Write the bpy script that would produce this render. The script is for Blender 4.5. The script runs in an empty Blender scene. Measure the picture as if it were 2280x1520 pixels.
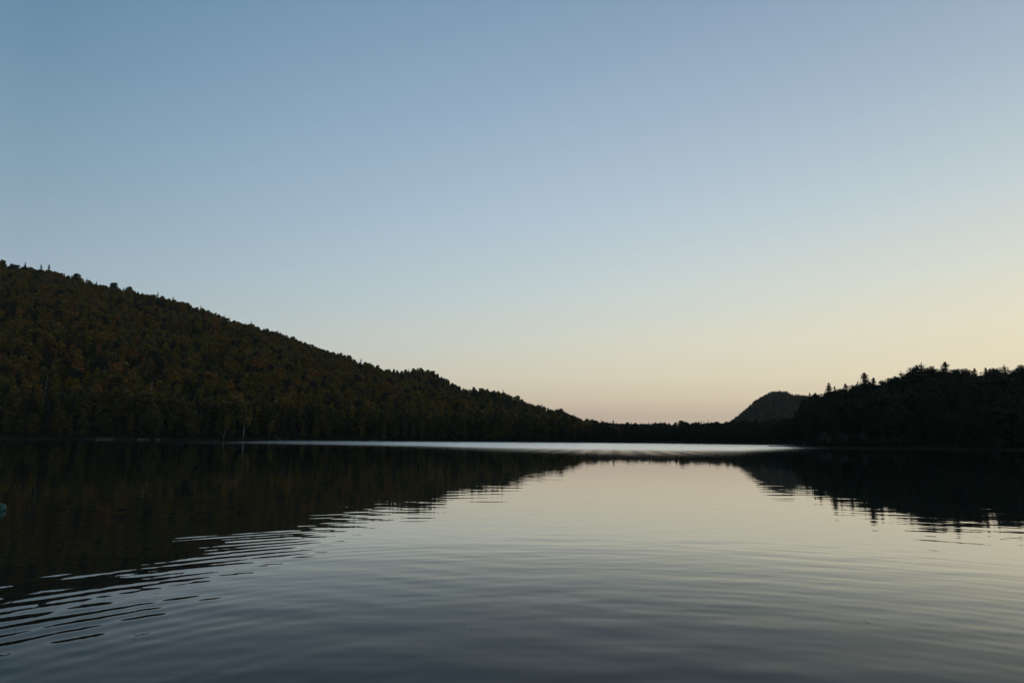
import bpy, math, random
import numpy as np
from mathutils import Matrix, Vector

sc = bpy.context.scene
COL = sc.collection
R = math.radians

# ------------------------------------------------------------------ camera
F = 24.0 / 36.0                       # focal length in picture widths
PITCH, ROLL, CAMZ = 8.16, 0.5, 1.6
cam = bpy.data.cameras.new("Camera")
cam.lens, cam.sensor_width = 24, 36
cam.clip_start, cam.clip_end = 0.1, 20000
co = bpy.data.objects.new("Camera", cam)
COL.objects.link(co)
CM = Matrix.Translation((0, 0, CAMZ)) @ Matrix.Rotation(R(90 + PITCH), 4, 'X') @ Matrix.Rotation(R(ROLL), 4, 'Z')
co.matrix_world = CM
sc.camera = co

# ------------------------------------------------------------------ sky
SUN_AZ, SUN_EL = 65.0, 4.0            # azimuth clockwise from the view direction (+Y)
w = bpy.data.worlds.new("World")
sc.world = w
w.use_nodes = True
nt = w.node_tree
N, L = nt.nodes, nt.links
bg = N['Background']
sky = N.new('ShaderNodeTexSky')
sky.sky_type = 'NISHITA'
sky.sun_disc = False
sky.sun_elevation = R(SUN_EL)
sky.sun_rotation = R(SUN_AZ)
STR = 0.15
tc = N.new('ShaderNodeTexCoord')
sep = N.new('ShaderNodeSeparateXYZ')
L.new(tc.outputs['Generated'], sep.inputs[0])


def wmath(op, a, b=None, c=None, clamp=False):
    n = N.new('ShaderNodeMath')
    n.operation = op
    n.use_clamp = clamp
    for i, v in enumerate((a, b, c)):
        if v is None:
            continue
        if isinstance(v, (int, float)):
            n.inputs[i].default_value = v
        else:
            L.new(v, n.inputs[i])
    return n.outputs[0]


X, Y, Z = sep.outputs
hor = wmath('SQRT', wmath('ADD', wmath('MULTIPLY', X, X), wmath('MULTIPLY', Y, Y)))
dotp = wmath('ADD', wmath('MULTIPLY', X, math.sin(R(SUN_AZ))), wmath('MULTIPLY', Y, math.cos(R(SUN_AZ))))
ca = wmath('DIVIDE', dotp, wmath('MAXIMUM', hor, 0.001))        # cosine of azimuth from the glow
knots = [2, 3.4, 5, 8, 12, 18, 26, 36]
cols = [[[0.388, 0.362, 0.309], [0.426, 0.456, 0.413], [0.399, 0.46, 0.463], [0.361, 0.443, 0.491], [0.311, 0.408, 0.49], [0.23, 0.346, 0.445], [0.148, 0.27, 0.382], [0.082, 0.203, 0.327]], [[0.472, 0.391, 0.33], [0.6, 0.517, 0.403], [0.649, 0.599, 0.475], [0.613, 0.625, 0.549], [0.527, 0.603, 0.61], [0.421, 0.53, 0.619], [0.309, 0.422, 0.547], [0.193, 0.306, 0.433]], [[0.557, 0.485, 0.394], [0.683, 0.606, 0.462], [0.747, 0.665, 0.497], [0.748, 0.694, 0.53], [0.669, 0.682, 0.595], [0.515, 0.597, 0.624], [0.359, 0.453, 0.548], [0.22, 0.308, 0.442]]]
ramps = []
for cc in cols:
    rp = N.new('ShaderNodeValToRGB')
    rp.color_ramp.interpolation = 'B_SPLINE' if False else 'LINEAR'
    el = rp.color_ramp.elements
    stops = [(math.sin(R(k)), c) for k, c in zip(knots, cc)]
    stops.append((0.85, [c * 0.8 for c in cc[-1]]))
    el[0].position, el[0].color = stops[0][0], (*stops[0][1], 1)
    el[1].position, el[1].color = stops[-1][0], (*stops[-1][1], 1)
    for p, c in stops[1:-1]:
        e = el.new(p)
        e.color = (*c, 1)
    L.new(Z, rp.inputs[0])
    ramps.append(rp.outputs[0])


def wmix(f, a, b, mode='MIX'):
    n = N.new('ShaderNodeMix')
    n.data_type = 'RGBA'
    n.blend_type = mode
    n.clamp_result = False
    if isinstance(f, float):
        n.inputs[0].default_value = f
    else:
        L.new(f, n.inputs[0])
    for i, v in ((6, a), (7, b)):
        if isinstance(v, tuple):
            n.inputs[i].default_value = v
        else:
            L.new(v, n.inputs[i])
    return n.outputs[2]


tt_ = wmath('DIVIDE', wmath('ADD', ca, 0.2), 1.1, clamp=True)
w0 = wmath('MULTIPLY', wmath('SUBTRACT', tt_, 0.5636), wmath('DIVIDE', wmath('SUBTRACT', tt_, 1.0), 0.5636))
w1 = wmath('MULTIPLY', tt_, wmath('DIVIDE', wmath('SUBTRACT', 1.0, tt_), 0.5636 * 0.4364))
w2 = wmath('MULTIPLY', tt_, wmath('DIVIDE', wmath('SUBTRACT', tt_, 0.5636), 0.4364))


def wscale(col, f):
    n = N.new('ShaderNodeVectorMath')
    n.operation = 'SCALE'
    L.new(col, n.inputs[0])
    L.new(f, n.inputs[3])
    return n.outputs[0]


def wadd(a, b):
    n = N.new('ShaderNodeVectorMath')
    n.operation = 'ADD'
    L.new(a, n.inputs[0])
    L.new(b, n.inputs[1])
    return n.outputs[0]


grad = wadd(wadd(wscale(ramps[0], w0), wscale(ramps[1], w1)), wscale(ramps[2], w2))
grad = wmix(1.0, grad, (1 / STR, 1 / STR, 1 / STR, 1), 'MULTIPLY')
nish = wmix(1.0, sky.outputs[0], (0.12, 0.12, 0.12, 1), 'MULTIPLY')
L.new(wmix(1.0, grad, nish, 'ADD'), bg.inputs[0])
bg.inputs[1].default_value = STR

# ------------------------------------------------------------------ sun: already set, only the afterglow is left
sun = bpy.data.lights.new("Sun", 'SUN')
sun.energy = 0.35
sun.angle = R(25)
sun.color = (1.0, 0.78, 0.55)
so = bpy.data.objects.new("Sun", sun)
d = Vector((math.sin(R(SUN_AZ)) * math.cos(R(8)), math.cos(R(SUN_AZ)) * math.cos(R(8)), math.sin(R(8))))
so.rotation_euler = d.to_track_quat('Z', 'Y').to_euler()
COL.objects.link(so)

sc.view_settings.view_transform = 'Standard'
sc.view_settings.look = 'None'
sc.view_settings.exposure = 0
sc.view_settings.gamma = 1
sc.cycles.max_bounces = 6
sc.cycles.sample_clamp_indirect = 4

rng = np.random.default_rng(7)
random.seed(7)


# ------------------------------------------------------------------ helpers
def direction(px, py):
    """photo pixel (2280 x 1520) -> world direction scaled so that its depth (y) is 1"""
    v = CM.to_3x3() @ Vector(((px - 1140) / 2280, (760 - py) / 2280, -F))
    return v.x / v.y, v.z / v.y


def at(px, py, depth):
    a, t = direction(px, py)
    return Vector((a * depth, depth, CAMZ + t * depth))


def tag(o, label=None, cat=None, group=None, kind=None):
    for k, v in (('label', label), ('category', cat), ('group', group), ('kind', kind)):
        if v:
            o[k] = v
    return o


def mesh_obj(name, verts, faces, mats, parent=None, smooth=False, link=True, fm=None):
    me = bpy.data.meshes.new(name)
    me.from_pydata([tuple(v) for v in verts], [], faces)
    for m in (mats if isinstance(mats, (list, tuple)) else [mats]):
        me.materials.append(m)
    if fm is not None:
        me.polygons.foreach_set('material_index', fm)
    if smooth:
        me.polygons.foreach_set('use_smooth', [True] * len(me.polygons))
    me.update()
    o = bpy.data.objects.new(name, me)
    if link:
        COL.objects.link(o)
    if parent:
        o.parent = parent
    return o


def new_mat(name):
    m = bpy.data.materials.new(name)
    m.use_nodes = True
    n = m.node_tree
    return m, n.nodes, n.links, n.nodes['Principled BSDF']


def mnode(nodes, links, typ, ins=None, **props):
    n = nodes.new(typ)
    for k, v in props.items():
        setattr(n, k, v)
    for k, v in (ins or {}).items():
        if isinstance(v, bpy.types.NodeSocket):
            links.new(v, n.inputs[k])
        else:
            n.inputs[k].default_value = v
    return n


def ramp(nodes, links, fac, stops, interp='LINEAR'):
    r = nodes.new('ShaderNodeValToRGB')
    r.color_ramp.interpolation = interp
    e = r.color_ramp.elements
    e[0].position, e[0].color = stops[0][0], (*stops[0][1], 1)
    e[1].position, e[1].color = stops[-1][0], (*stops[-1][1], 1)
    for p, c in stops[1:-1]:
        q = e.new(p)
        q.color = (*c, 1)
    links.new(fac, r.inputs[0])
    return r.outputs[0]


# ------------------------------------------------------------------ materials
def leaf_material(name, stops):
    """foliage: one colour per tree (random per tree plus patches over the hill), small variation per spray"""
    m, n, l, b = new_mat(name)
    oi = n.new('ShaderNodeObjectInfo')
    nz = mnode(n, l, 'ShaderNodeTexNoise', {'Vector': oi.outputs['Location'], 'Scale': 0.012, 'Detail': 2.0})
    a = mnode(n, l, 'ShaderNodeMath', {0: oi.outputs['Random'], 1: 0.72}, operation='MULTIPLY')
    c = mnode(n, l, 'ShaderNodeMath', {0: nz.outputs[0], 1: 0.28, 2: a.outputs[0]}, operation='MULTIPLY_ADD')
    col = ramp(n, l, c.outputs[0], stops)
    geo = n.new('ShaderNodeNewGeometry')
    v = mnode(n, l, 'ShaderNodeMapRange', {'Value': geo.outputs['Random Per Island'], 'To Min': 0.65, 'To Max': 1.35})
    mx = mnode(n, l, 'ShaderNodeMix', {0: 1.0, 6: col, 7: v.outputs[0]}, data_type='RGBA', blend_type='MULTIPLY')
    l.new(mx.outputs[2], b.inputs['Base Color'])
    b.inputs['Roughness'].default_value = 0.75
    b.inputs['Specular IOR Level'].default_value = 0.15
    return m


BROAD = leaf_material('broadleaf_foliage', [
    (0.0, (0.030, 0.032, 0.008)), (0.22, (0.064, 0.056, 0.009)), (0.40, (0.094, 0.069, 0.009)),
    (0.55, (0.118, 0.074, 0.010)), (0.68, (0.086, 0.062, 0.011)), (0.80, (0.13, 0.070, 0.014)),
    (0.87, (0.15, 0.058, 0.017)), (0.93, (0.055, 0.045, 0.013)), (1.0, (0.10, 0.082, 0.012))])
DARKBROAD = leaf_material('dark_broadleaf_foliage', [  # near-black leaves: the headland's backlit darkness is put into the colour
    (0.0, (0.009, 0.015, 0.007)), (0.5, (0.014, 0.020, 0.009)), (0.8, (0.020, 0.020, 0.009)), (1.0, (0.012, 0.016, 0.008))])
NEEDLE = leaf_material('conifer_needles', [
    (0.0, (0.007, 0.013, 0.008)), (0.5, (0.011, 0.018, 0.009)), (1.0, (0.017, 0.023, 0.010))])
OLIVE = leaf_material('shoreline_foliage', [  # darker olive leaf tones, without the reds
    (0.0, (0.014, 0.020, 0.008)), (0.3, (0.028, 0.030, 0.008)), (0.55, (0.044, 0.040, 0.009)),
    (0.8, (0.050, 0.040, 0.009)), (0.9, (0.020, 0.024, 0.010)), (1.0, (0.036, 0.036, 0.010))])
YELLOW = leaf_material('yellow_green_foliage', [(0.0, (0.062, 0.056, 0.010)), (1.0, (0.078, 0.062, 0.011))])
RUST = leaf_material('rust_foliage', [(0.0, (0.12, 0.050, 0.016)), (1.0, (0.14, 0.062, 0.018))])


def bark_material(name, c0, c1, scale):
    m, n, l, b = new_mat(name)
    t = n.new('ShaderNodeTexCoord')
    nz = mnode(n, l, 'ShaderNodeTexNoise', {'Vector': t.outputs['Object'], 'Scale': scale, 'Detail': 4.0})
    l.new(ramp(n, l, nz.outputs[0], [(0.35, c0), (0.65, c1)]), b.inputs['Base Color'])
    b.inputs['Roughness'].default_value = 0.9
    return m


BARK = bark_material('brown_bark', (0.022, 0.018, 0.014), (0.05, 0.042, 0.034), 3)
BIRCH = bark_material('pale_birch_bark', (0.07, 0.065, 0.055), (0.20, 0.19, 0.17), 2)
GREYWOOD = bark_material('weathered_grey_wood', (0.10, 0.09, 0.08), (0.22, 0.20, 0.18), 2)
DOCKWOOD = bark_material('dark_wet_planks', (0.03, 0.028, 0.025), (0.06, 0.055, 0.05), 4)


def ground_material(name, c0, c1, c2):
    m, n, l, b = new_mat(name)
    t = n.new('ShaderNodeTexCoord')
    nz = mnode(n, l, 'ShaderNodeTexNoise', {'Vector': t.outputs['Object'], 'Scale': 0.15, 'Detail': 6.0})
    l.new(ramp(n, l, nz.outputs[0], [(0.3, c0), (0.5, c1), (0.7, c2)]), b.inputs['Base Color'])
    b.inputs['Roughness'].default_value = 1.0
    b.inputs['Specular IOR Level'].default_value = 0.1
    bp = mnode(n, l, 'ShaderNodeBump', {'Height': nz.outputs[0], 'Strength': 0.6, 'Distance': 1.0})
    l.new(bp.outputs[0], b.inputs['Normal'])
    return m


SOIL = ground_material('forest_floor', (0.008, 0.008, 0.005), (0.014, 0.012, 0.007), (0.020, 0.016, 0.009))
ROCKY = ground_material('wooded_rock', (0.010, 0.013, 0.008), (0.014, 0.017, 0.010), (0.022, 0.022, 0.018))


# ------------------------------------------------------------------ terrain, as ridges seen one behind the other
class Ridge:
    """sky = [(px, py)] crest line with the trees on it, crest = [(px, depth)], foot = [(px, depth)]"""

    def __init__(self, name, sky, crest, foot, tree_h, mat, expo=1.0, foot_z=0.35, a_step=0.012, rough=1.5, flat=22.0):
        A, T = zip(*[direction(*p) for p in sky])
        self.A, self.T = np.array(A), np.array(T)
        self.ca = np.array([direction(p, 975)[0] for p, _ in crest])
        self.cd = np.array([q for _, q in crest], float)
        self.fa = np.array([direction(p, 980)[0] for p, _ in foot])
        self.fd = np.array([q for _, q in foot], float)
        self.th, self.expo, self.fz, self.rough, self.flat = tree_h, expo, foot_z, rough, flat
        na = int((self.A[-1] - self.A[0]) / a_step) + 1
        aa = np.linspace(self.A[0], self.A[-1], na)
        ts = np.concatenate([[-0.06, -0.015, 0.0], np.linspace(0.03, 1, 26), np.linspace(1.1, 2.6, 8)])
        V = []
        for t in ts:
            C, S = self.crest(aa), self.foot(aa)
            dpt = S + (C - S) * t
            V.append(np.stack([aa * dpt, dpt, self.height(aa, dpt)], 1))
        V = np.concatenate(V)
        nt_, F_ = len(ts), []
        for i in range(nt_ - 1):
            for j in range(na - 1):
                k = i * na + j
                F_.append((k, k + 1, k + na + 1, k + na))
        o = mesh_obj(name, V, F_, mat, smooth=True)
        tag(o, kind='structure')
        self.obj = o

    def crest(self, a):
        return np.interp(a, self.ca, self.cd)

    def foot(self, a):
        return np.interp(a, self.fa, self.fd)

    def height(self, a, dpt):
        a, dpt = np.asarray(a, float), np.asarray(dpt, float)
        C, S = self.crest(a), self.foot(a)
        H = np.maximum(np.interp(a, self.A, self.T) * C + CAMZ - self.th, self.fz + 0.5)
        t = (dpt - S) / (C - S)
        tt = np.clip(t, 0, 1)
        up = self.fz + (H - self.fz) * tt ** self.expo * (1 - np.exp(-np.maximum(dpt - S, 0) / self.flat))
        n = (np.sin(a * dpt / 23 + 1.3) * np.sin(dpt / 31) + 0.6 * np.sin(a * dpt / 9.1) * np.sin(dpt / 12 + 2)) * self.rough
        up = up + n * np.minimum(tt * 3, 1) * np.minimum((H - self.fz) / 25, 1) * (1 - tt ** 6)
        z = np.where(t < 0, self.fz + t * (C - S) * 0.12, up)
        return np.where(t > 1, H - (t - 1) * (C - S) * 0.35 * np.minimum(H / 60, 1) - (t - 1) * 2, z)

    def inside(self, a):
        return (a >= self.A[0]) & (a <= self.A[-1])


big = Ridge('hillside',
            [(-900, 330), (-700, 380), (-300, 505), (0, 592), (50, 597), (100, 604), (160, 620), (200, 629), (250, 640), (300, 652), (350, 662),
             (400, 676), (450, 690), (500, 708), (560, 725), (600, 740), (650, 756), (700, 774), (750, 791), (800, 809),
             (850, 823), (900, 841), (950, 856), (1000, 874), (1050, 888), (1100, 897), (1150, 905), (1200, 915),
             (1260, 928), (1300, 942), (1380, 960)],
            [(-700, 820), (0, 780), (500, 720), (850, 690), (1200, 590), (1380, 500)],
            [(-700, 285), (0, 300), (500, 345), (900, 400), (1250, 450), (1380, 455)], 10.0, SOIL, expo=0.92, rough=4)
spur = Ridge('hill',
             [(780, 860), (830, 834), (860, 826), (900, 824), (940, 822), (970, 830), (1000, 847), (1030, 863), (1070, 890), (1110, 930)],
             [(780, 1000), (1060, 950)], [(780, 690), (1100, 600)], 9, SOIL, a_step=0.006, rough=2)
knoll = Ridge('hill',
              [(940, 900), (980, 878), (1010, 869), (1030, 865), (1080, 864), (1110, 870), (1150, 885), (1200, 902),
               (1260, 919), (1300, 936), (1340, 941), (1380, 950), (1420, 965)],
              [(940, 900), (1420, 700)], [(940, 640), (1420, 560)], 9, SOIL, a_step=0.006, rough=2)
far_shore = Ridge('far_shore',
                  [(1150, 945), (1300, 939), (1330, 941), (1400, 943), (1500, 944), (1600, 943), (1650, 940), (1700, 937),
                   (1800, 932), (1900, 926), (2000, 930)],
                  [(1150, 560), (1500, 520), (1700, 460), (1900, 430), (2000, 430)],
                  [(1150, 452), (1300, 440), (1500, 422), (1700, 352), (1760, 335), (2000, 330)], 9.5, SOIL, a_step=0.008, rough=0.8)
dome = Ridge('distant_hill',
             [(1560, 972), (1600, 952), (1625, 937), (1644, 922), (1668, 900), (1679, 890), (1699, 879), (1717, 870), (1735, 868), (1752, 869),
              (1760, 875), (1789, 877), (1800, 880), (1830, 885), (1950, 900), (2100, 935)],
             [(1560, 1600), (2100, 1700)], [(1560, 1250), (2100, 1250)], 7, ROCKY, expo=0.6, foot_z=2, a_step=0.004, rough=2)
right = Ridge('headland',
              [(1742, 985), (1765, 955), (1785, 925), (1800, 884), (1850, 873), (1900, 863), (1960, 858), (2000, 845), (2060, 828),
               (2100, 829), (2180, 828), (2280, 825), (2500, 800), (3000, 760), (3400, 720)],
              [(1742, 420), (1800, 330), (1900, 300), (2280, 290), (3400, 290)],
              [(1742, 335), (1760, 290), (1780, 235), (1800, 212), (1850, 196), (2280, 178), (2700, 150), (3400, 120)],
              13, SOIL, expo=0.8, foot_z=0.3, rough=1)


# ------------------------------------------------------------------ tree meshes
def tube(V, Fc, pts, radii, n=6):
    base = len(V)
    pts = [Vector(p) for p in pts]
    for i, (p, r) in enumerate(zip(pts, radii)):
        dr = (pts[min(i + 1, len(pts) - 1)] - pts[max(i - 1, 0)]).normalized()
        u = dr.orthogonal().normalized()
        v = dr.cross(u)
        for k in range(n):
            q = 2 * math.pi * k / n
            V.append(p + (u * math.cos(q) + v * math.sin(q)) * r)
    for i in range(len(pts) - 1):
        for k in range(n):
            a, b = base + i * n + k, base + i * n + (k + 1) % n
            Fc.append((a, b, b + n, a + n))
    Fc.append(tuple(base + (len(pts) - 1) * n + k for k in range(n)))


def leaves(r, C, NRM, size, jag=0.35):
    """leaf sprays: small bent quads at centres C facing roughly NRM"""
    n = len(C)
    d = NRM + r.normal(0, 0.55, (n, 3))
    d /= np.linalg.norm(d, axis=1)[:, None]
    u = np.cross(d, r.normal(0, 1, (n, 3)))
    u /= np.linalg.norm(u, axis=1)[:, None] + 1e-9
    v = np.cross(d, u)
    s = (size * r.uniform(0.6, 1.35, n))[:, None]
    P = []
    for (a, b) in ((-1, -.6), (.7, -1), (1, .7), (-.5, 1)):
        P.append(C + s * (a * u * r.uniform(1 - jag, 1, n)[:, None] + b * v * r.uniform(1 - jag, 1, n)[:, None]) + d * s * r.uniform(-.3, .3, n)[:, None])
    V = np.stack(P, 1).reshape(-1, 3)
    Fc = np.arange(4 * n).reshape(-1, 4)
    return V, Fc


def finish(name, crown, tr, leafmat, barkmat):
    """returns (trunk mesh, crown mesh, joined mesh)"""
    V, Fc = crown
    TV, TF = tr
    out = []
    for nm, vv, ff, mats in ((name + '_trunk', TV, TF, [barkmat]), (name + '_crown', V, [tuple(int(x) for x in f) for f in Fc], [leafmat])):
        me = bpy.data.meshes.new(nm)
        me.from_pydata([tuple(map(float, x)) for x in vv], [], ff)
        for m in mats:
            me.materials.append(m)
        out.append(me)
    me = bpy.data.meshes.new(name)
    k = len(V)
    me.from_pydata([tuple(map(float, x)) for x in V] + [tuple(map(float, x)) for x in TV], [],
                   [tuple(int(x) for x in f) for f in Fc] + [tuple(i + k for i in f) for f in TF])
    me.materials.append(leafmat)
    me.materials.append(barkmat)
    me.polygons.foreach_set('material_index', [0] * len(Fc) + [1] * len(TF))
    out.append(me)
    return out


def broadleaf(seed, h=15.0, wd=4.2, base=0.25, nleaf=600, size=0.7, lobes=12, leafmat=BROAD, barkmat=BARK, lean=0.0, airy=0.0, tall=1.0):
    r = np.random.default_rng(seed)
    V, Fc = [], []
    top = h * 0.86
    bend = r.normal(0, 0.25, 2)
    pts = [(lean * t * h + bend[0] * math.sin(3 * t), bend[1] * math.sin(2.4 * t), h * t * 0.86 - (0.6 if t == 0 else 0)) for t in (0, .15, .35, .55, .8, 1)]
    tube(V, Fc, pts, [h * q for q in (.017, .013, .011, .009, .005, .002)], 7)
    cz0, cz1 = h * base, h
    LC, LR = [], []
    for i in range(lobes):
        t = (i + r.uniform(0, 1)) / lobes
        prof = math.sin(math.pi * min(1, (0.12 + 0.80 * t)) ** (1.0 / tall)) ** 0.75
        ang = i * 2.4 + r.uniform(-.5, .5)
        rad = wd * prof * r.uniform(0.35, 0.72)
        z = cz0 + (cz1 - cz0) * (0.08 + 0.84 * t)
        lr = wd * r.uniform(0.34, 0.56) * (0.6 + 0.4 * prof)
        LC.append((lean * z + rad * math.cos(ang), rad * math.sin(ang), z))
        LR.append(lr)
        if i % 2 == 0:
            z0 = max(h * 0.18, z - rad * 0.9)
            z0 = min(z0, top * 0.95)
            tube(V, Fc, [(lean * z0, 0, z0), (lean * z + rad * .5 * math.cos(ang), rad * .5 * math.sin(ang), (z0 + z) / 2 + .3), LC[-1]], [h * .006, h * .004, h * .0015], 5)
    LC.append((lean * h, 0, cz1 - wd * 0.33))
    LR.append(wd * 0.36)
    LC, LR = np.array(LC), np.array(LR)
    pk = r.choice(len(LR), nleaf, p=LR ** 2 / np.sum(LR ** 2))
    dv = r.normal(0, 1, (nleaf, 3))
    dv /= np.linalg.norm(dv, axis=1)[:, None]
    shell = 1 - np.abs(r.normal(0, 0.16 + airy, nleaf))
    lump = 1 + 0.18 * np.sin(dv[:, 0] * 7 + pk) * np.sin(dv[:, 1] * 6 + pk * 2) * np.sin(dv[:, 2] * 7)
    C = LC[pk] + dv * (LR[pk] * shell * lump)[:, None] * np.array([1, 1, 0.85])
    # a filling core so crowns are not see-through shells
    nc = nleaf // 5
    pk2 = r.choice(len(LR), nc)
    C2 = LC[pk2] + r.normal(0, 0.3, (nc, 3)) * LR[pk2][:, None]
    Cc = np.vstack([C, C2])
    Nn = np.vstack([dv, r.normal(0, 1, (nc, 3))])
    return (leaves(r, Cc, Nn, size)), (V, Fc)


def conifer(seed, h=17.0, wd=2.9, base=0.12, per=5, levels=22, size=0.55, sprays=7, ragged=0.3, droop=0.25, power=0.68):
    r = np.random.default_rng(seed)
    V, Fc = [], []
    tube(V, Fc, [(0, 0, -0.5), (0.05, 0, h * .4), (0, 0.05, h * .75), (0, 0, h * 0.99)], [h * .013, h * .01, h * .005, h * .001], 6)
    C, Nn, S = [], [], []
    for i in range(levels):
        t = (i + r.uniform(-.3, .3)) / (levels - 1)
        t = min(max(t, 0), 1)
        z = h * (base + (0.97 - base) * t)
        L0 = wd * ((1 - t) ** power * 0.97 + 0.03) * (0.55 + 0.45 * min(1, t * 6 + 0.3))
        for k in range(per):
            a = r.uniform(0, 2 * math.pi)
            ln = L0 * (1 + r.uniform(-ragged, ragged * 0.6))
            if r.uniform() < ragged * 0.25:
                ln *= 0.4
            dz = -droop * ln * r.uniform(.4, 1.4)
            if i % 2 == 0 and k < 3:
                tube(V, Fc, [(0, 0, z), (ln * .8 * math.cos(a), ln * .8 * math.sin(a), z + dz * .7)], [h * .002, h * .0007], 4)
            for q in range(sprays):
                f = (q + r.uniform(.2, .9)) / sprays
                sp = ln * 0.14 * (1.2 - f)
                C.append((ln * f * math.cos(a) + r.normal(0, sp), ln * f * math.sin(a) + r.normal(0, sp), z + dz * f * f + 0.12 * ln * f + r.normal(0, .09)))
                Nn.append((0.7 * math.cos(a), 0.7 * math.sin(a), 0.7))
                S.append(size * (1.1 - 0.55 * f) * (0.40 + 0.60 * (1 - t) + 0.05))
    for q in range(6):
        C.append((r.normal(0, .04), r.normal(0, .04), h * (0.95 + .05 * q / 6)))
        Nn.append((1, 0, .3))
        S.append(size * .3)
    C, Nn, S = np.array(C), np.array(Nn), np.array(S)
    return leaves(r, C, Nn, S), (V, Fc)


LOW = []      # meshes for the mass of trees on the hills: (mesh, kind)
for i in range(7):
    LOW.append((finish('hill_broadleaf', *broadleaf(20 + i, 14, 3.2 + .45 * (i % 3), 0.14, 760, 0.44, 12 + i % 4), BROAD, BARK)[2], 'b'))
for i in range(4):
    LOW.append((finish('hill_conifer', *conifer(40 + i, 14, 3.0 + .3 * (i % 2), 0.08, 6, 19, 0.56, 5, 0.35 + 0.12 * (i % 3)), NEEDLE, BARK)[2], 'c'))

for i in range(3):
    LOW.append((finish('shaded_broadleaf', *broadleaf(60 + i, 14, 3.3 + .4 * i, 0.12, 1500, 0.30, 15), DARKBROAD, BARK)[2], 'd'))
NEARB, NEARC, CEDAR, PINE = [], [], [], []
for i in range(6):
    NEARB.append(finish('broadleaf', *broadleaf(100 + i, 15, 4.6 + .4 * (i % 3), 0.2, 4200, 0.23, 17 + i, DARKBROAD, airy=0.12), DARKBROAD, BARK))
for i in range(5):
    NEARC.append(finish('conifer', *conifer(120 + i, 17, 3.9 + .45 * (i % 3), 0.06, 11, 38, 0.30, 10, 0.30 + .06 * (i % 3), power=0.62), NEEDLE, BARK))
for i in range(3):
    PINE.append(finish('pine', *conifer(140 + i, 18, 4.2, 0.3, 9, 20, 0.32, 13, 0.6, droop=-0.15, power=0.55), NEEDLE, BARK))
SHOREB = [finish('shore_broadleaf', *broadleaf(160 + i, 15, 3.7 + .4 * (i % 3), 0.13, 1100, 0.46, 13 + i, tall=1.0), OLIVE, BARK) for i in range(6)]
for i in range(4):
    CEDAR.append(finish('cedar', *broadleaf(180 + i, 15, 2.2 + .2 * (i % 2), 0.03, 1000, 0.42, 15, OLIVE, tall=1.35), OLIVE, BARK))
SHOREC = [finish('shore_conifer', *conifer(200 + i, 17, 3.5, 0.06, 7, 22, 0.6, 6, 0.3), NEEDLE, BARK) for i in range(4)]


def tree(name, meshes, loc, h, base_h, rz, label, group=None, wscale=1.0, cat='tree'):
    """an Empty at the foot with trunk and crown meshes under it"""
    e = bpy.data.objects.new(name, None)
    COL.objects.link(e)
    s = h / base_h
    e.location = loc
    e.rotation_euler = (0, 0, rz)
    e.scale = (s * wscale, s * wscale, s)
    tag(e, label, cat, group)
    for nm, me in (('trunk', meshes[0]), ('crown', meshes[1])):
        o = bpy.data.objects.new(nm, me)
        COL.objects.link(o)
        o.parent = e
    return e


# ------------------------------------------------------------------ hill woods: masses nobody could count
src = bpy.data.collections.new('woodland_sources')
for i, (me, k) in enumerate(LOW):
    o = bpy.data.objects.new('%02d_woodland' % i, me)
    src.objects.link(o)
NB = sum(1 for _, k in LOW if k == 'b')
NC = sum(1 for _, k in LOW if k == 'c')


def scatter(name, P, idx, scl, label, cat='forest'):
    me = bpy.data.meshes.new(name)
    me.from_pydata([tuple(map(float, p)) for p in P], [], [])
    at_i = me.attributes.new('pick', 'INT', 'POINT')
    at_i.data.foreach_set('value', np.array(idx, np.int32))
    at_s = me.attributes.new('siz', 'FLOAT_VECTOR', 'POINT')
    at_s.data.foreach_set('vector', np.array(scl, np.float32).ravel())
    at_r = me.attributes.new('rot', 'FLOAT_VECTOR', 'POINT')
    rt = np.zeros((len(P), 3), np.float32)
    rt[:, 2] = rng.uniform(0, 6.28, len(P))
    rt[:, 0] = rng.normal(0, .04, len(P))
    rt[:, 1] = rng.normal(0, .04, len(P))
    at_r.data.foreach_set('vector', rt.ravel())
    ob = bpy.data.objects.new(name, me)
    COL.objects.link(ob)
    g = bpy.data.node_groups.new(name + '_nodes', 'GeometryNodeTree')
    g.interface.new_socket('Geometry', in_out='INPUT', socket_type='NodeSocketGeometry')
    g.interface.new_socket('Geometry', in_out='OUTPUT', socket_type='NodeSocketGeometry')
    n, l = g.nodes, g.links
    gi, go = n.new('NodeGroupInput'), n.new('NodeGroupOutput')
    ci = n.new('GeometryNodeCollectionInfo')
    ci.inputs['Collection'].default_value = src
    ci.inputs['Separate Children'].default_value = True
    ci.inputs['Reset Children'].default_value = True
    ip = n.new('GeometryNodeInstanceOnPoints')
    ip.inputs['Pick Instance'].default_value = True

    def attr(nm, typ):
        q = n.new('GeometryNodeInputNamedAttribute')
        q.data_type = typ
        q.inputs[0].default_value = nm
        return q.outputs[0]
    l.new(gi.outputs[0], ip.inputs['Points'])
    l.new(ci.outputs[0], ip.inputs['Instance'])
    l.new(attr('pick', 'INT'), ip.inputs['Instance Index'])
    l.new(attr('siz', 'FLOAT_VECTOR'), ip.inputs['Scale'])
    l.new(attr('rot', 'FLOAT_VECTOR'), ip.inputs['Rotation'])
    l.new(ip.outputs[0], go.inputs[0])
    md = ob.modifiers.new('woodland', 'NODES')
    md.node_group = g
    tag(ob, label, cat, kind='stuff')
    return ob


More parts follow.
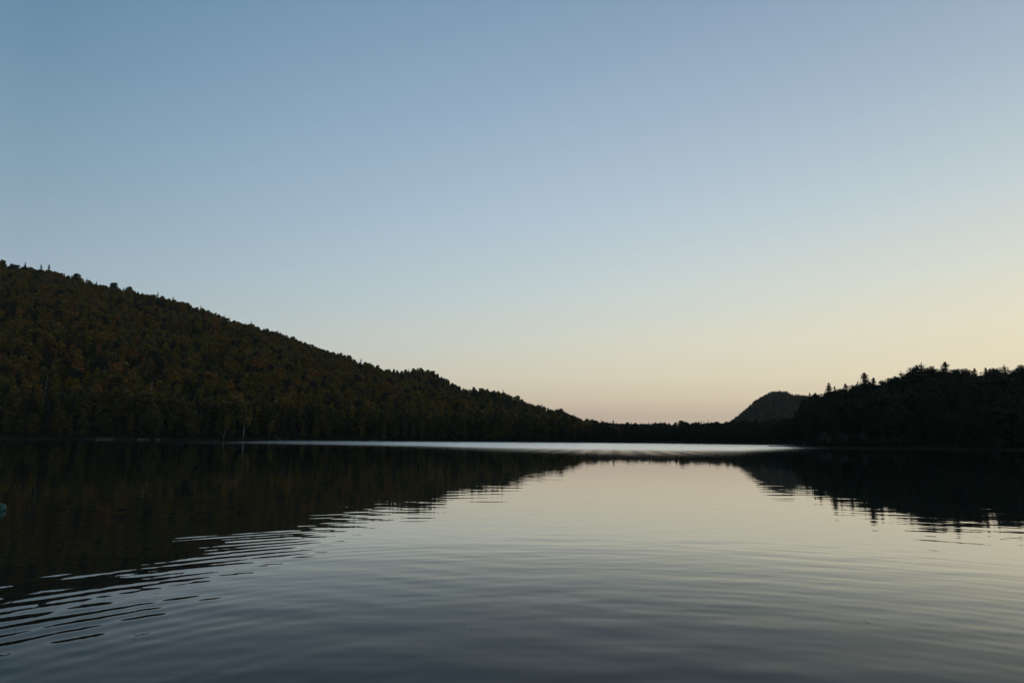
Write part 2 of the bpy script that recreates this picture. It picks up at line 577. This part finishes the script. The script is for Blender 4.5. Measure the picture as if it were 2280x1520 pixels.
def sample(ridge, step, t0, t1, amin=None, amax=None, hb=(10, 15), conif=0.25, seed=1, dark=0.0):
    r = np.random.default_rng(seed)
    a0, a1 = max(ridge.A[0], amin or -9), min(ridge.A[-1], amax if amax is not None else 9)
    D0, D1 = ridge.fd.min(), ridge.cd.max() * 1.15
    xs = np.arange(min(a0 * D1, a0 * D0), max(a1 * D1, a1 * D0), step)
    ys = np.arange(D0, D1, step)
    XX, YY = np.meshgrid(xs, ys)
    XX = (XX + r.uniform(-.45, .45, XX.shape) * step).ravel()
    YY = (YY + r.uniform(-.45, .45, YY.shape) * step).ravel()
    a = XX / YY
    C, S = ridge.crest(a), ridge.foot(a)
    t = (YY - S) / (C - S)
    ok = (a > a0) & (a < a1) & (t > t0) & (t < t1)
    XX, YY, a, t = XX[ok], YY[ok], a[ok], t[ok]
    ZZ = ridge.height(a, YY) - 0.3
    n = len(XX)
    # conifers come in drifts
    drift = np.sin(XX / 37 + 2) * np.sin(YY / 29) + r.normal(0, .6, n)
    isc = drift > np.quantile(drift, 1 - conif)
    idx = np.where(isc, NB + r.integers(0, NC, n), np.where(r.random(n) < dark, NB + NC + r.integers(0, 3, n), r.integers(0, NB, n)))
    h = r.uniform(hb[0], hb[1], n) * (1 + 0.10 * np.sin(XX / 17) * np.sin(YY / 13))
    h = np.where(isc, h * r.uniform(0.95, 1.28, n) / 16, h / 14)
    wd = h * r.uniform(.72, 1.35, n)
    return np.stack([XX, YY, ZZ], 1), idx, np.stack([wd, wd, h], 1)


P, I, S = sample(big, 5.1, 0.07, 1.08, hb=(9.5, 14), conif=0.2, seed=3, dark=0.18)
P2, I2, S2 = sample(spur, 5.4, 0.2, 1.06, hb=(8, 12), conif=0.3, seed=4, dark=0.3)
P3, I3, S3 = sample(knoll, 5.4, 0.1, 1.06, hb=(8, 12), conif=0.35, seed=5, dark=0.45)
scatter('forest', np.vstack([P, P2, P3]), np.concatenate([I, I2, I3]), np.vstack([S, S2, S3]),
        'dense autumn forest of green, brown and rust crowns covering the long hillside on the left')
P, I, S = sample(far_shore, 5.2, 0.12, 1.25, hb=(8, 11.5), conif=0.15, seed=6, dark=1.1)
scatter('forest', P, I, S, 'low dark line of woods along the far end of the lake')
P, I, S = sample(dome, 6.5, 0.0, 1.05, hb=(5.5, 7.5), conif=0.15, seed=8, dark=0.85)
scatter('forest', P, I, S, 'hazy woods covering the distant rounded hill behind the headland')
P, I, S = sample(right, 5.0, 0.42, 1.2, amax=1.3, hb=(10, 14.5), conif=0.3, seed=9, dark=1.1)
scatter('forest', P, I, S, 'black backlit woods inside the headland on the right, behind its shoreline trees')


# ------------------------------------------------------------------ shoreline trees, each one a thing
def ground_at(ridge, px, dpt):
    a = direction(px, 980)[0]
    return Vector((a * dpt, dpt, float(ridge.height(a, dpt)) - 0.25))


def rows(ridge, px0, px1, offs, gap, kinds, hs, label_of, seed, min_gap=1.0):
    r = random.Random(seed)
    a0, a1 = direction(px0, 980)[0], direction(px1, 980)[0]
    for ri, off in enumerate(offs):
        a = a0 + r.random() * 0.01
        while a < a1:
            f = float(ridge.foot(a))
            dpt = f + off + r.uniform(-2, 2)
            k = r.choices(list(kinds), [kinds[q][0] for q in kinds])[0]
            _, pool, bh, nm = kinds[k]
            h = r.uniform(*hs[ri]) * (1.12 if k in ('conifer', 'spruce') else 1)
            loc = (a * dpt, dpt, float(ridge.height(a, dpt)) - 0.25)
            lb, grp = label_of(k, ri)
            tree(nm, r.choice(pool), loc, h, bh, r.uniform(0, 6.28), lb, grp, r.uniform(.85, 1.15))
            a += gap * r.uniform(0.75, 1.25) / dpt


L_LAB = {
    'broad': ('dark olive broadleaf tree in the shoreline wood below the big left hillside', 'broadleaf trees along the foot of the left hillside'),
    'cedar': ('narrow column-shaped tree with foliage to the ground in the left shoreline wood', 'column-shaped trees along the left shore'),
    'conifer': ('dark pointed conifer in the shoreline wood below the big left hillside', 'conifers along the foot of the left hillside')}
rows(big, -60, 1290, [5, 13, 24], 6.4,
     {'broad': (0.42, SHOREB, 15, 'broadleaf_tree'), 'cedar': (0.33, CEDAR, 15, 'cedar_tree'), 'conifer': (0.25, SHOREC, 17, 'conifer_tree')},
     [(9.5, 14.5), (13, 18), (14, 18)], lambda k, ri: L_LAB[k], 11)
R_LAB = {
    'broad': ('black silhouetted broadleaf tree in the wood on the right headland', 'broadleaf trees on the right headland'),
    'spruce': ('black silhouetted pointed conifer in the wood on the right headland', 'conifers on the right headland')}
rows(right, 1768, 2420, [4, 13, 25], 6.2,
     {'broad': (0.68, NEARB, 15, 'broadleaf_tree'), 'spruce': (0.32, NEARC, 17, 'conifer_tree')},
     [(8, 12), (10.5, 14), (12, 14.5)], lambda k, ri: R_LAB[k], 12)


def skyline(ridge, px, py, dpt, pool, bh, nm, label, group=None, wsc=1.0):
    top = at(px, py, dpt)
    g = ground_at(ridge, px, dpt)
    g.x = top.x
    h = (top.z - g.z)
    return tree(nm, pool[int(px) % len(pool)], g, h, bh, px * 1.7, label, group, wsc)


for px, py, dpt, kind, label, wsc in [
    (1792, 905, 252, 'c', 'dark conifer leading the steep left edge of the headland, before the distant hill', 0.9),
    (1815, 872, 262, 'c', 'dark pointed conifer at the left tip of the headland skyline, left of the layered fir', 0.9),
    (1845, 850, 255, 'c', 'dense layered fir standing clear at the left end of the headland skyline', 1.0),
    (1862, 868, 250, 'b', 'small round tree tucked right of the layered fir on the headland skyline', 0.6),
    (1883, 853, 262, 'p', 'ragged feathery pine between the layered fir and the tall forked spruce pair', 1.0),
    (1904, 856, 258, 'b', 'airy round-topped tree just left of the tall spruce pair', 0.6),
    (1924, 827, 262, 'c', 'tallest pointed spruce of the pair standing above the left part of the headland skyline', 1.15),
    (1944, 838, 262, 'c', 'shorter spruce touching the right side of the tall spruce on the headland', 0.8),
    (1968, 847, 262, 'b', 'low rounded tree right of the spruce pair on the headland skyline', 0.8),
    (1988, 840, 268, 'b', 'rounded tree on the rising part of the headland skyline', 0.8),
    (2006, 825, 270, 'p', 'feathery pine top halfway up the rising headland skyline', 0.9),
    (2022, 828, 270, 'b', 'round crown right of the feathery pine on the rising skyline', 0.7),
    (2036, 816, 272, 'b', 'round crown left of the tallest airy tree on the headland', 0.7),
    (2051, 806, 272, 'p', 'tall airy tree with open top at the first high point of the headland skyline', 1.2),
    (2066, 817, 274, 'b', 'dense round crown right of the tall airy tree', 0.8),
    (2104, 803, 272, 'c', 'isolated spiky spruce standing highest in the middle of the headland skyline', 1.3),
    (2090, 822, 270, 'b', 'small crown at the left foot of the isolated spiky spruce', 0.6),
    (2125, 826, 272, 'b', 'low crown right of the isolated spiky spruce', 0.8),
    (2150, 822, 274, 'b', 'flat-topped crown in the level part of the headland skyline', 0.9),
    (2169, 817, 272, 'c', 'short blunt conifer top in the level part of the headland skyline', 0.8),
    (2194, 816, 272, 'c', 'small conifer tip near the right end of the headland skyline', 0.7),
    (2212, 820, 272, 'b', 'low crown left of the feathery tree near the right edge', 1.3),
    (2235, 811, 272, 'p', 'feathery spreading tree near the right edge of the headland skyline', 1.2),
    (2258, 822, 272, 'b', 'low crown right of the feathery spreading tree', 0.8),
    (2282, 813, 272, 'b', 'large dark crown cut by the right edge of the photograph', 1.0),
]:
    pool, bh, nm = {'c': (NEARC, 17, 'conifer_tree'), 'b': (NEARB, 15, 'broadleaf_tree'), 'p': (PINE, 18, 'pine_tree')}[kind]
    skyline(right, px, py, dpt, pool, bh, nm, label, wsc=wsc * (1.25 if kind != 'b' else 1.0))

for px, py, dpt, kind, label in [
    (6, 578, 775, 'b', 'broad leaning crown at the very left edge on the hill crest'),
    (28, 587, 775, 'b', 'crown with a thin bent top near the left edge of the crest'),
    (57, 583, 775, 'c', 'ragged dark conifer left of the twin spires on the crest'),
    (92, 588, 772, 'c', 'left one of the twin dark spires highest on the hill crest'),
    (110, 587, 772, 'c', 'right one of the twin dark spires, tallest on the hill crest'),
    (170, 608, 765, 'b', 'dark round crown standing out on the crest right of the twin spires'),
    (194, 619, 762, 'c', 'small pointed conifer next to the dark round crown on the crest'),
    (215, 626, 760, 'c', 'short conifer between two round crowns on the crest'),
    (254, 629, 757, 'b', 'flat spreading crown on the upper hill crest'),
    (290, 638, 752, 'b', 'dark wind-bent crown on the crest above the rust-coloured trees'),
    (352, 650, 745, 'c', 'lone conifer tip standing up at the middle of the upper crest'),
    (386, 659, 740, 'c', 'thin conifer spike just right of the lone conifer tip on the crest'),
    (560, 715, 712, 'c', 'thin sharp spruce sticking up from the smooth middle of the crest'),
    (672, 757, 700, 'c', 'small spruce tip on the descending crest left of the round pair'),
    (742, 783, 695, 'b', 'round crown on the lower crest, left of the umbrella-shaped crown'),
    (759, 785, 694, 'b', 'umbrella-shaped crown on the lower crest'),
    (776, 790, 694, 'b', 'wide dark crown right of the umbrella-shaped crown on the lower crest'),
    (804, 797, 692, 'c', 'pointed tip on the lower crest before it meets the second hill'),
    (826, 806, 690, 'c', 'last pointed conifer on the lower crest before the second hill'),
]:
    pool, bh, nm = {'c': (SHOREC, 17, 'conifer_tree'), 'b': (SHOREB, 15, 'broadleaf_tree')}[kind]
    skyline(big, px, py, dpt, pool, bh, nm, label, wsc=1.0)
for px, py, dpt, kind, label in [
    (966, 828, 950, 'c', 'small conifer tip on the right shoulder of the second hill'),
    (1120, 866, 820, 'c', 'conifer tip on the top of the third, lower knoll'),
    (1154, 880, 790, 'b', 'round crown standing out on the slope of the lower knoll'),
    (1205, 898, 770, 'c', 'small conifer on the slope where the knoll runs down to the lake'),
    (1250, 909, 745, 'b', 'bushy crown near the low end of the knoll skyline'),
    (1279, 922, 735, 'c', 'thin spruce with layered boughs near the low end of the knoll'),
    (1306, 929, 720, 'c', 'last spruce top where the left hills meet the far shore'),
]:
    pool, bh, nm = {'c': (SHOREC, 17, 'conifer_tree'), 'b': (SHOREB, 15, 'broadleaf_tree')}[kind]
    skyline(spur if px < 1000 else knoll, px, py, dpt, pool, bh, nm, label)
for px, py, kind, label in [
    (1518, 935, 'b', 'wide round crown standing above the far treeline, left of the thin spires'),
    (1567, 936, 'c', 'left thin spire on the far treeline before the distant hill'),
    (1577, 934, 'c', 'tallest thin spire on the far treeline before the distant hill'),
    (1592, 936, 'c', 'right thin spire on the far treeline at the foot of the distant hill'),
]:
    pool, bh, nm = {'c': (SHOREC, 17, 'conifer_tree'), 'b': (SHOREB, 15, 'broadleaf_tree')}[kind]
    skyline(far_shore, px, py, 490, pool, bh, nm, label, wsc=1.2 if kind == 'b' else 0.7)

# single trees that catch the eye on the left shore
BIRCHM = finish('birch', *broadleaf(301, 15, 3.3, 0.33, 900, 0.42, 12, YELLOW, BIRCH), YELLOW, BIRCH)
RUSTM = finish('rust', *broadleaf(302, 15, 4.3, 0.2, 900, 0.5, 12, RUST), RUST, BARK)
LEANM = finish('leaning', *broadleaf(303, 12, 2.6, 0.45, 700, 0.4, 9, YELLOW, BIRCH, lean=0.16), YELLOW, BIRCH)
f_ = lambda px: float(big.foot(direction(px, 980)[0]))
tree('birch_tree', BIRCHM, ground_at(big, 541, f_(541) + 2.5), 20.5, 15, 0.4,
     'yellow-green birch with a bare white trunk at the water on the left shore', None, 1.0)
tree('birch_tree', LEANM, ground_at(big, 497, f_(497) + 2.5), 12, 12, 0.0,
     'tree with a thin pale trunk leaning right, just left of the white birch', None, 1.0)
tree('birch_tree', LEANM, ground_at(big, 597, f_(597) + 3), 10, 12, 0.2,
     'low tree with a pale slanting trunk, right of the white birch', None, 1.0)
for px, dd, label in [(305, 250, 'rust-red maple in the middle of the left hillside'),
                      (320, 330, 'rust-orange maple high on the hillside below the crest'),
                      (260, 395, 'rust-coloured maple just under the crest at the upper left'),
                      (460, 260, 'rust-orange maple halfway down the middle of the hillside'),
                      (640, 215, 'rust-orange maple on the hillside right of the middle'),
                      (560, 130, 'rust-brown maple low on the hillside above the white birch'),
                      (860, 110, 'rust-orange maple low on the right end of the hillside')]:
    g = ground_at(big, px, f_(px) + dd)
    tree('maple_tree', RUSTM, g, 14.5, 15, px, label, None, 1.15)


# bare snags, driftwood
def wood(name, pts, radii, mat, stubs, label, cat, loc):
    V, Fc = [], []
    tube(V, Fc, pts, radii, 8)
    o = mesh_obj(name, V, Fc, mat, smooth=True)
    o.location = loc
    tag(o, label, cat)
    for p0, p1, r0 in stubs:
        V, Fc = [], []
        tube(V, Fc, [p0, ((p0[0] + p1[0]) / 2, (p0[1] + p1[1]) / 2, (p0[2] + p1[2]) / 2 + r0), p1], [r0, r0 * .7, r0 * .3], 6)
        mesh_obj('branch', V, Fc, mat, parent=o, smooth=True)
    return o


g = ground_at(big, 326, f_(326) + 34)
wood('dead_tree', [(0, 0, -.5), (.1, 0, 7), (0.3, 0, 13), (.5, 0, 19.5)], [.22, .18, .13, .07], GREYWOOD,
     [((.3, 0, 14), (2.2, -.3, 16), .09), ((.2, 0, 12), (-1.6, -.4, 13.4), .08), ((.4, 0, 16.5), (1.4, .2, 18), .06)],
     'bare pale dead tree sticking out of the dark wood above the driftwood', 'dead tree', g)
g = ground_at(big, 86, f_(86) + 30)
wood('dead_tree', [(0, 0, -.5), (.3, 0, 7), (.7, 0, 13), (1.1, 0, 20)], [.16, .13, .10, .05], GREYWOOD,
     [((.7, 0, 13), (2.0, -.3, 14.5), .08)],
     'thin pale leaning dead trunk in the wood near the left edge', 'dead tree', g)
for px0, px1, label in [(213, 254, 'long pale driftwood log lying on the left shore, leftmost of the three'),
                        (306, 331, 'pale driftwood log on the left shore, middle one of the three'),
                        (347, 357, 'short bright driftwood stub on the left shore, right of the two longer logs'),
                        (824, 840, 'short pale log at the waterline right of the column-shaped trees')]:
    d0 = f_(px0) - 0.8
    p0, p1 = at(px0, 980, d0), at(px1, 980, d0 + 1.0)
    ln = (p1 - p0)
    ln.z = 0
    l_ = ln.length
    u = ln.normalized()
    pts = [(0, 0, 0), tuple(u * l_ * .3 + Vector((0, 0, .05))), tuple(u * l_ * .65 + Vector((0, 0, .0))), tuple(u * l_ + Vector((0, 0, .06)))]
    wood('driftwood_log', pts, [.13, .13, .11, .07], GREYWOOD,
         [(tuple(u * l_ * .15), tuple(u * l_ * .12 + Vector((0, -.3, .7))), .07)], label, 'log', (p0.x, p0.y, 0.35))
d0 = f_(625)
p = at(611, 975, d0)
wood('fallen_trunk', [(0, 1.5, 2.3), (1.5, .5, 1.2), (3.2, -.6, .35), (4.6, -1.6, -.15)], [.14, .13, .12, .07], GREYWOOD,
     [((3.2, -.6, .35), (3.0, -.8, 1.2), .05)], 'thin fallen trunk slanting down into the water, right of the white birch', 'fallen tree', (p.x, p.y, 0.1))

# shoreline bushes: small, beyond counting
Pb, Ib, Sb = [], [], []
for rd, a0, a1, gp in ((big, -0.9, 0.095, 1.7), (far_shore, 0.0, 0.42, 2.2), (right, 0.41, 0.95, 1.3)):
    a = a0
    while a < a1:
        f = float(rd.foot(a))
        dpt = f + rng.uniform(0.8, 5)
        Pb.append((a * dpt, dpt, float(rd.height(a, dpt)) - 0.3))
        Ib.append(NB + NC + int(rng.integers(0, 3)))
        q = rng.uniform(0.09, 0.22)
        Sb.append((q * 1.5, q * 1.5, q))
        a += gp * rng.uniform(.5, 1.5) / f
scatter('bushes', Pb, Ib, Sb, 'low dark bushes and undergrowth along the waterline of the lake', 'bushes')

# shore stones (one mass of rubble along the left bank)
V, Fc = [], []
a = -0.85
while a < 0.05:
    f = float(big.foot(a))
    dpt = f - rng.uniform(-.6, .8)
    s = rng.uniform(.15, .5)
    c = np.array((a * dpt, dpt, 0.05 + s * .2))
    b0 = len(V)
    for k in range(6):
        q = k * math.pi / 3
        V.append(c + s * np.array((math.cos(q) * rng.uniform(.8, 1.4), math.sin(q) * rng.uniform(.7, 1.1), -.5)))
    for k in range(6):
        q = k * math.pi / 3 + .3
        V.append(c + s * np.array((math.cos(q) * rng.uniform(.5, 1), math.sin(q) * rng.uniform(.5, .8), rng.uniform(.25, .5))))
    for k in range(6):
        k2 = (k + 1) % 6
        Fc.append((b0 + k, b0 + k2, b0 + 6 + k2, b0 + 6 + k))
    Fc.append(tuple(b0 + 6 + k for k in range(6)))
    a += rng.exponential(4.5) / f
STONE = bark_material('grey_stone', (0.04, 0.04, 0.037), (0.10, 0.095, 0.09), 1.5)
tag(mesh_obj('stones', V, Fc, STONE), 'grey stones scattered along the left waterline', 'stones', kind='stuff')

# ------------------------------------------------------------------ low dock off the tip of the headland
dk = bpy.data.objects.new('dock', None)
COL.objects.link(dk)
p = at(1716, 994.5, 232)
dk.location = (p.x, 232, 0)
tag(dk, 'low dark dock lying on the bright water at the tip of the right headland', 'dock')


def box(x0, x1, y0, y1, z0, z1):
    V = [(x, y, z) for x in (x0, x1) for y in (y0, y1) for z in (z0, z1)]
    return V, [(0, 1, 3, 2), (4, 6, 7, 5), (0, 4, 5, 1), (2, 3, 7, 6), (0, 2, 6, 4), (1, 5, 7, 3)]


V, Fc = [], []
for i in range(26):
    v, f = box(i * .27, i * .27 + .25, 0, 1.6, .2, .25)
    Fc += [tuple(q + len(V) for q in ff) for ff in f]
    V += v
mesh_obj('deck', V, Fc, DOCKWOOD, parent=dk)
for y in (0.05, 1.4):
    v, f = box(-.05, 7.05, y, y + .14, -.05, .197)
    mesh_obj('float_beam', v, f, DOCKWOOD, parent=dk)
for x, y in ((.3, -.12), (.3, 1.73), (6.6, -.12), (6.6, 1.73)):
    V, Fc = [], []
    tube(V, Fc, [(x, y, -.6), (x, y, .55)], [.08, .07], 8)
    mesh_obj('post', V, Fc, DOCKWOOD, parent=dk)

# ------------------------------------------------------------------ teal float at the left edge
m, n, l, b = new_mat('teal_plastic')
t = n.new('ShaderNodeTexCoord')
nz = mnode(n, l, 'ShaderNodeTexNoise', {'Vector': t.outputs['Object'], 'Scale': 14.0, 'Detail': 3.0})
l.new(ramp(n, l, nz.outputs[0], [(0.3, (0.004, 0.045, 0.038)), (0.7, (0.006, 0.062, 0.05))]), b.inputs['Base Color'])
b.inputs['Roughness'].default_value = 0.6
b.inputs['Specular IOR Level'].default_value = 0.25
TEAL = m
m, n, l, b = new_mat('dark_blue_band')
b.inputs['Base Color'].default_value = (0.01, 0.05, 0.09, 1)
b.inputs['Roughness'].default_value = 0.5
BAND = m
bu = bpy.data.objects.new('buoy', None)
COL.objects.link(bu)
p = at(-10, 1132, 15.0)
bu.location = (p.x, p.y, 0.045)
bu.rotation_euler = (0, R(6), R(8))
tag(bu, 'small teal float lying on the water, cut by the left edge of the photograph', 'buoy')


def lathe(prof, nseg=28, axis='x'):
    V, Fc = [], []
    for x, r_ in prof:
        for k in range(nseg):
            q = 2 * math.pi * k / nseg
            V.append((x, r_ * math.cos(q), r_ * math.sin(q)))
    for i in range(len(prof) - 1):
        for k in range(nseg):
            a, b_ = i * nseg + k, i * nseg + (k + 1) % nseg
            Fc.append((a, b_, b_ + nseg, a + nseg))
    Fc.append(tuple(range(nseg))[::-1])
    Fc.append(tuple((len(prof) - 1) * nseg + k for k in range(nseg)))
    return V, Fc


prof = [(-.19, .03), (-.185, .05), (-.17, .085), (-.14, .108), (-.10, .115), (-.03, .115), (-.025, .108), (.025, .108), (.03, .115), (.10, .115), (.14, .108), (.17, .085), (.185, .05), (.19, .03)]
mesh_obj('float_body', *lathe(prof), TEAL, parent=bu, smooth=True)
mesh_obj('band', *lathe([(-.024, .109), (-.02, .113), (.02, .113), (.024, .109)]), BAND, parent=bu, smooth=True)
mesh_obj('end_plug', *lathe([(.189, .02), (.205, .02), (.208, .012)], 14), BAND, parent=bu, smooth=True)

# ------------------------------------------------------------------ water
rr = np.concatenate([np.arange(.3, 2.5, .15), np.arange(2.5, 16, .02), np.arange(16, 40, .035), np.arange(40, 90, .085),
                     90 * 1.012 ** np.arange(0, 150), np.geomspace(560, 9000, 24)])
aa = np.concatenate([np.arange(-46, 46.01, .25), np.arange(50, 311, 4.0)]) * math.pi / 180
RR, AA = np.meshgrid(rr, aa, indexing='ij')
WX, WY = RR * np.sin(AA), RR * np.cos(AA)


def field(x, y, seed, lam, n=7):
    """slow random field between about -1 and 1"""
    q = np.random.default_rng(seed)
    o = np.zeros_like(x)
    for _ in range(n):
        th, ph, k = q.uniform(0, math.pi), q.uniform(0, 6.28), 2 * math.pi / (lam * q.uniform(.6, 1.7))
        o += np.sin(k * (x * math.cos(th) + y * math.sin(th)) + ph)
    return o / math.sqrt(n) / 1.2


def waves(x, y):
    r0 = np.hypot(x, y)
    h = np.zeros_like(x)
    warp = field(x, y, 1, 8.0) * 0.10 + field(x, y, 2, 2.6) * 0.014
    # ring ripples spreading from just in front of the camera
    c1 = np.hypot(x - 1.3, y - 2.3) + warp
    left = 1 / (1 + np.exp((x + 3.6) / 0.9))           # stronger on the left
    rightf = 1 / (1 + np.exp(-(x - 3.5) / 1.0))
    fade = np.exp(-((r0 / (15.0 + 2.5 * left)) ** 3))
    fade2 = np.exp(-(r0 / 34.0))
    env = 0.62 + 0.5 * field(x, y, 3, 4.0)
    sl = (0.026 * left + 0.009 * rightf + 0.0085) * np.clip(env, 0.15, 1.4) * fade
    for lam, wgt, sd in ((0.30, 0.9, 4), (0.235, 0.42, 5), (0.43, 0.32, 6)):
        e2 = np.clip(0.7 + 0.6 * field(x, y, sd + 20, 3.2), 0, 1.6)
        h += sl * wgt * e2 * lam / 6.283 * np.sin(6.283 * c1 / lam + 0.9 * field(x, y, sd, 6.0))
    # gentle crossing ripples, all over
    q = np.random.default_rng(5)
    for i in range(26):
        lam = 0.11 * 2 ** q.uniform(0, 3.6)
        th = q.normal(0, 0.42)
        ph = q.uniform(0, 6.28)
        s = 0.0013 * (0.14 + fade2 * 1.5 + 1.3 * np.exp(-(r0 / 9.0) ** 2)) * (0.6 if lam < .35 else 1)
        if lam < .6:
            s = s * np.exp(-(r0 / 45.0) ** 2)
        k = 6.283 / lam
        h += s / k * np.sin(k * (x * math.sin(th) + y * math.cos(th)) + ph + 1.2 * field(x, y, 60 + i, 6.0, 3))
    # tiny facets near by
    h += 0.0035 * fade * 0.12 / 6.283 * field(x, y, 90, 0.14, 9) * np.clip(field(x, y, 91, 1.6), 0, 1)
    far = np.clip((320 - r0) / 200, 0, 1)
    return h * far


WZ = waves(WX, WY)
nr, na = RR.shape
VV = np.stack([WX.ravel(), WY.ravel(), WZ.ravel()], 1).astype(np.float32)
VV = np.vstack([VV, [[0, 0, 0]]]).astype(np.float32)
i, j = np.meshgrid(np.arange(nr - 1), np.arange(na), indexing='ij')
j2 = (j + 1) % na
Q = np.stack([i * na + j, (i + 1) * na + j, (i + 1) * na + j2, i * na + j2], -1).reshape(-1, 4)[:, ::-1]
jj = np.arange(na)
T_ = np.stack([np.full(na, nr * na), (jj + 1) % na, jj], 1)
me = bpy.data.meshes.new('lake_water')
nl = Q.size + T_.size
me.vertices.add(len(VV))
me.vertices.foreach_set('co', VV.ravel())
me.loops.add(nl)
me.loops.foreach_set('vertex_index', np.concatenate([Q.ravel(), T_.ravel()]).astype(np.int32))
me.polygons.add(len(Q) + len(T_))
ls = np.concatenate([np.arange(len(Q)) * 4, Q.size + np.arange(len(T_)) * 3]).astype(np.int32)
me.polygons.foreach_set('loop_start', ls)
me.polygons.foreach_set('use_smooth', np.ones(len(ls), bool))
me.update(calc_edges=True)
if me.polygons[0].normal.z < 0:
    me.flip_normals()

# wind-ruffled patch: a mask over the far part of the lake
x, y = VV[:, 0], VV[:, 1]
aq = x / np.maximum(y, 1)
pxa = [direction(p, 985)[0] for p in (-200, 200, 500, 900, 1100, 1300, 1500, 1650, 1720, 1790, 1900, 2280)]
near = np.interp(aq, pxa, [165, 158, 150, 134, 112, 100, 98, 112, 130, 150, 170, 185])
farr = np.interp(aq, pxa, [170, 176, 215, 600, 900, 900, 900, 900, 900, 260, 200, 200])
stren = np.interp(aq, pxa, [0.0, .22, .45, .9, 1, 1, 1, 1, 1, .75, .15, 0.1])
wob = field(x, y, 70, 60.0) * 4
up = np.clip((y + wob - near * 0.76) / (near * 0.60) + 0.05, 0, 1)
dn = np.clip((farr - y + wob * .5) / 12, 0, 1)
cal = np.exp(-((y - 255 - 60 * np.clip((0.30 - aq) / .2, -1, 1)) / 14.0) ** 2) * np.interp(aq, [.14, .22, .40], [0, .6, 1])
fore = np.clip((y + wob - near * 0.58) / (near * 0.35), 0, 1) * np.interp(aq, [-.25, 0, .35, .45], [.15, .36, .36, .1])
mask = np.where(y > 5, (fore + (1 - fore) * up ** 1.5) * dn * stren * (1 - 0.55 * cal), 0)
speck = np.clip(0.75 + 0.6 * field(x, y, 72, 3.0), 0, 1)
mask = mask * (speck + (1 - speck) * np.clip(up * 1.5 - .5, 0, 1))
atr = me.attributes.new('ruffle', 'FLOAT', 'POINT')
atr.data.foreach_set('value', mask.astype(np.float32))

m, n, l, b = new_mat('lake_water')
n.remove(b)
at_ = mnode(n, l, 'ShaderNodeAttribute', attribute_name='ruffle')
ro = mnode(n, l, 'ShaderNodeMapRange', {'Value': at_.outputs['Fac'], 'To Min': 0.02, 'To Max': 0.22})
fr = mnode(n, l, 'ShaderNodeFresnel', {'IOR': 1.333})
mu = n.new('ShaderNodeValToRGB')
e = mu.color_ramp.elements
e[0].position, e[0].color = 0.0, (0, 0, 0, 1)
e[1].position, e[1].color = 1.0, (1, 1, 1, 1)
for p_, v_ in ((.165, .092), (.25, .178), (.36, .40), (.44, .62), (.64, .79)):
    e.new(p_).color = (v_, v_, v_, 1)
l.new(fr.outputs[0], mu.inputs[0])
gl = mnode(n, l, 'ShaderNodeBsdfGlossy', {'Roughness': ro.outputs[0], 'Color': (0.975, 0.985, 0.985, 1)})
df = mnode(n, l, 'ShaderNodeBsdfDiffuse', {'Color': (0.001, 0.007, 0.008, 1)})
ms = mnode(n, l, 'ShaderNodeMixShader', {0: mu.outputs[0], 1: df.outputs[0], 2: gl.outputs[0]})
l.new(ms.outputs[0], n['Material Output'].inputs['Surface'])
me.materials.append(m)
wo = bpy.data.objects.new('water', me)
COL.objects.link(wo)
tag(wo, kind='structure')

# ------------------------------------------------------------------ bits of leaf and bark afloat near the shore
V, Fc = [], []
q = np.random.default_rng(33)
for k in range(48):
    yy = 4.2 + 14 * q.random() ** 1.3
    xx = q.uniform(-.55, .75) * yy
    s_, a_ = q.uniform(.003, .009), q.uniform(0, 3.1)
    zz = float(waves(np.array([xx]), np.array([yy]))[0]) + .003
    b0 = len(V)
    for c_, r_, h_ in ((0, 1.6, 0), (.7, .8, .25), (1.57, .6, .1), (2.5, .9, .3), (3.14, 1.5, .05), (4.0, .8, .2), (5.2, .7, .15)):
        V.append((xx + s_ * r_ * math.cos(c_ + a_), yy + s_ * r_ * math.sin(c_ + a_), zz + s_ * h_))
    Fc.append(tuple(range(b0, b0 + 7)))
tag(mesh_obj('floating_leaves', V, Fc, BARK), 'tiny dark leaves and specks floating on the near water', 'leaves', kind='stuff')

# ------------------------------------------------------------------ the air of the valley
v, f = box(-3200, 3200, -300, 5200, -1, 420)
m = bpy.data.materials.new('evening_haze')
m.use_nodes = True
m.node_tree.nodes.clear()
vo = m.node_tree.nodes.new('ShaderNodeVolumePrincipled')
vo.inputs['Density'].default_value = 0.000032
vo.inputs['Color'].default_value = (1.0, 0.97, 0.88, 1)
ou = m.node_tree.nodes.new('ShaderNodeOutputMaterial')
m.node_tree.links.new(vo.outputs[0], ou.inputs['Volume'])
tag(mesh_obj('haze', v, f, m), kind='stuff')
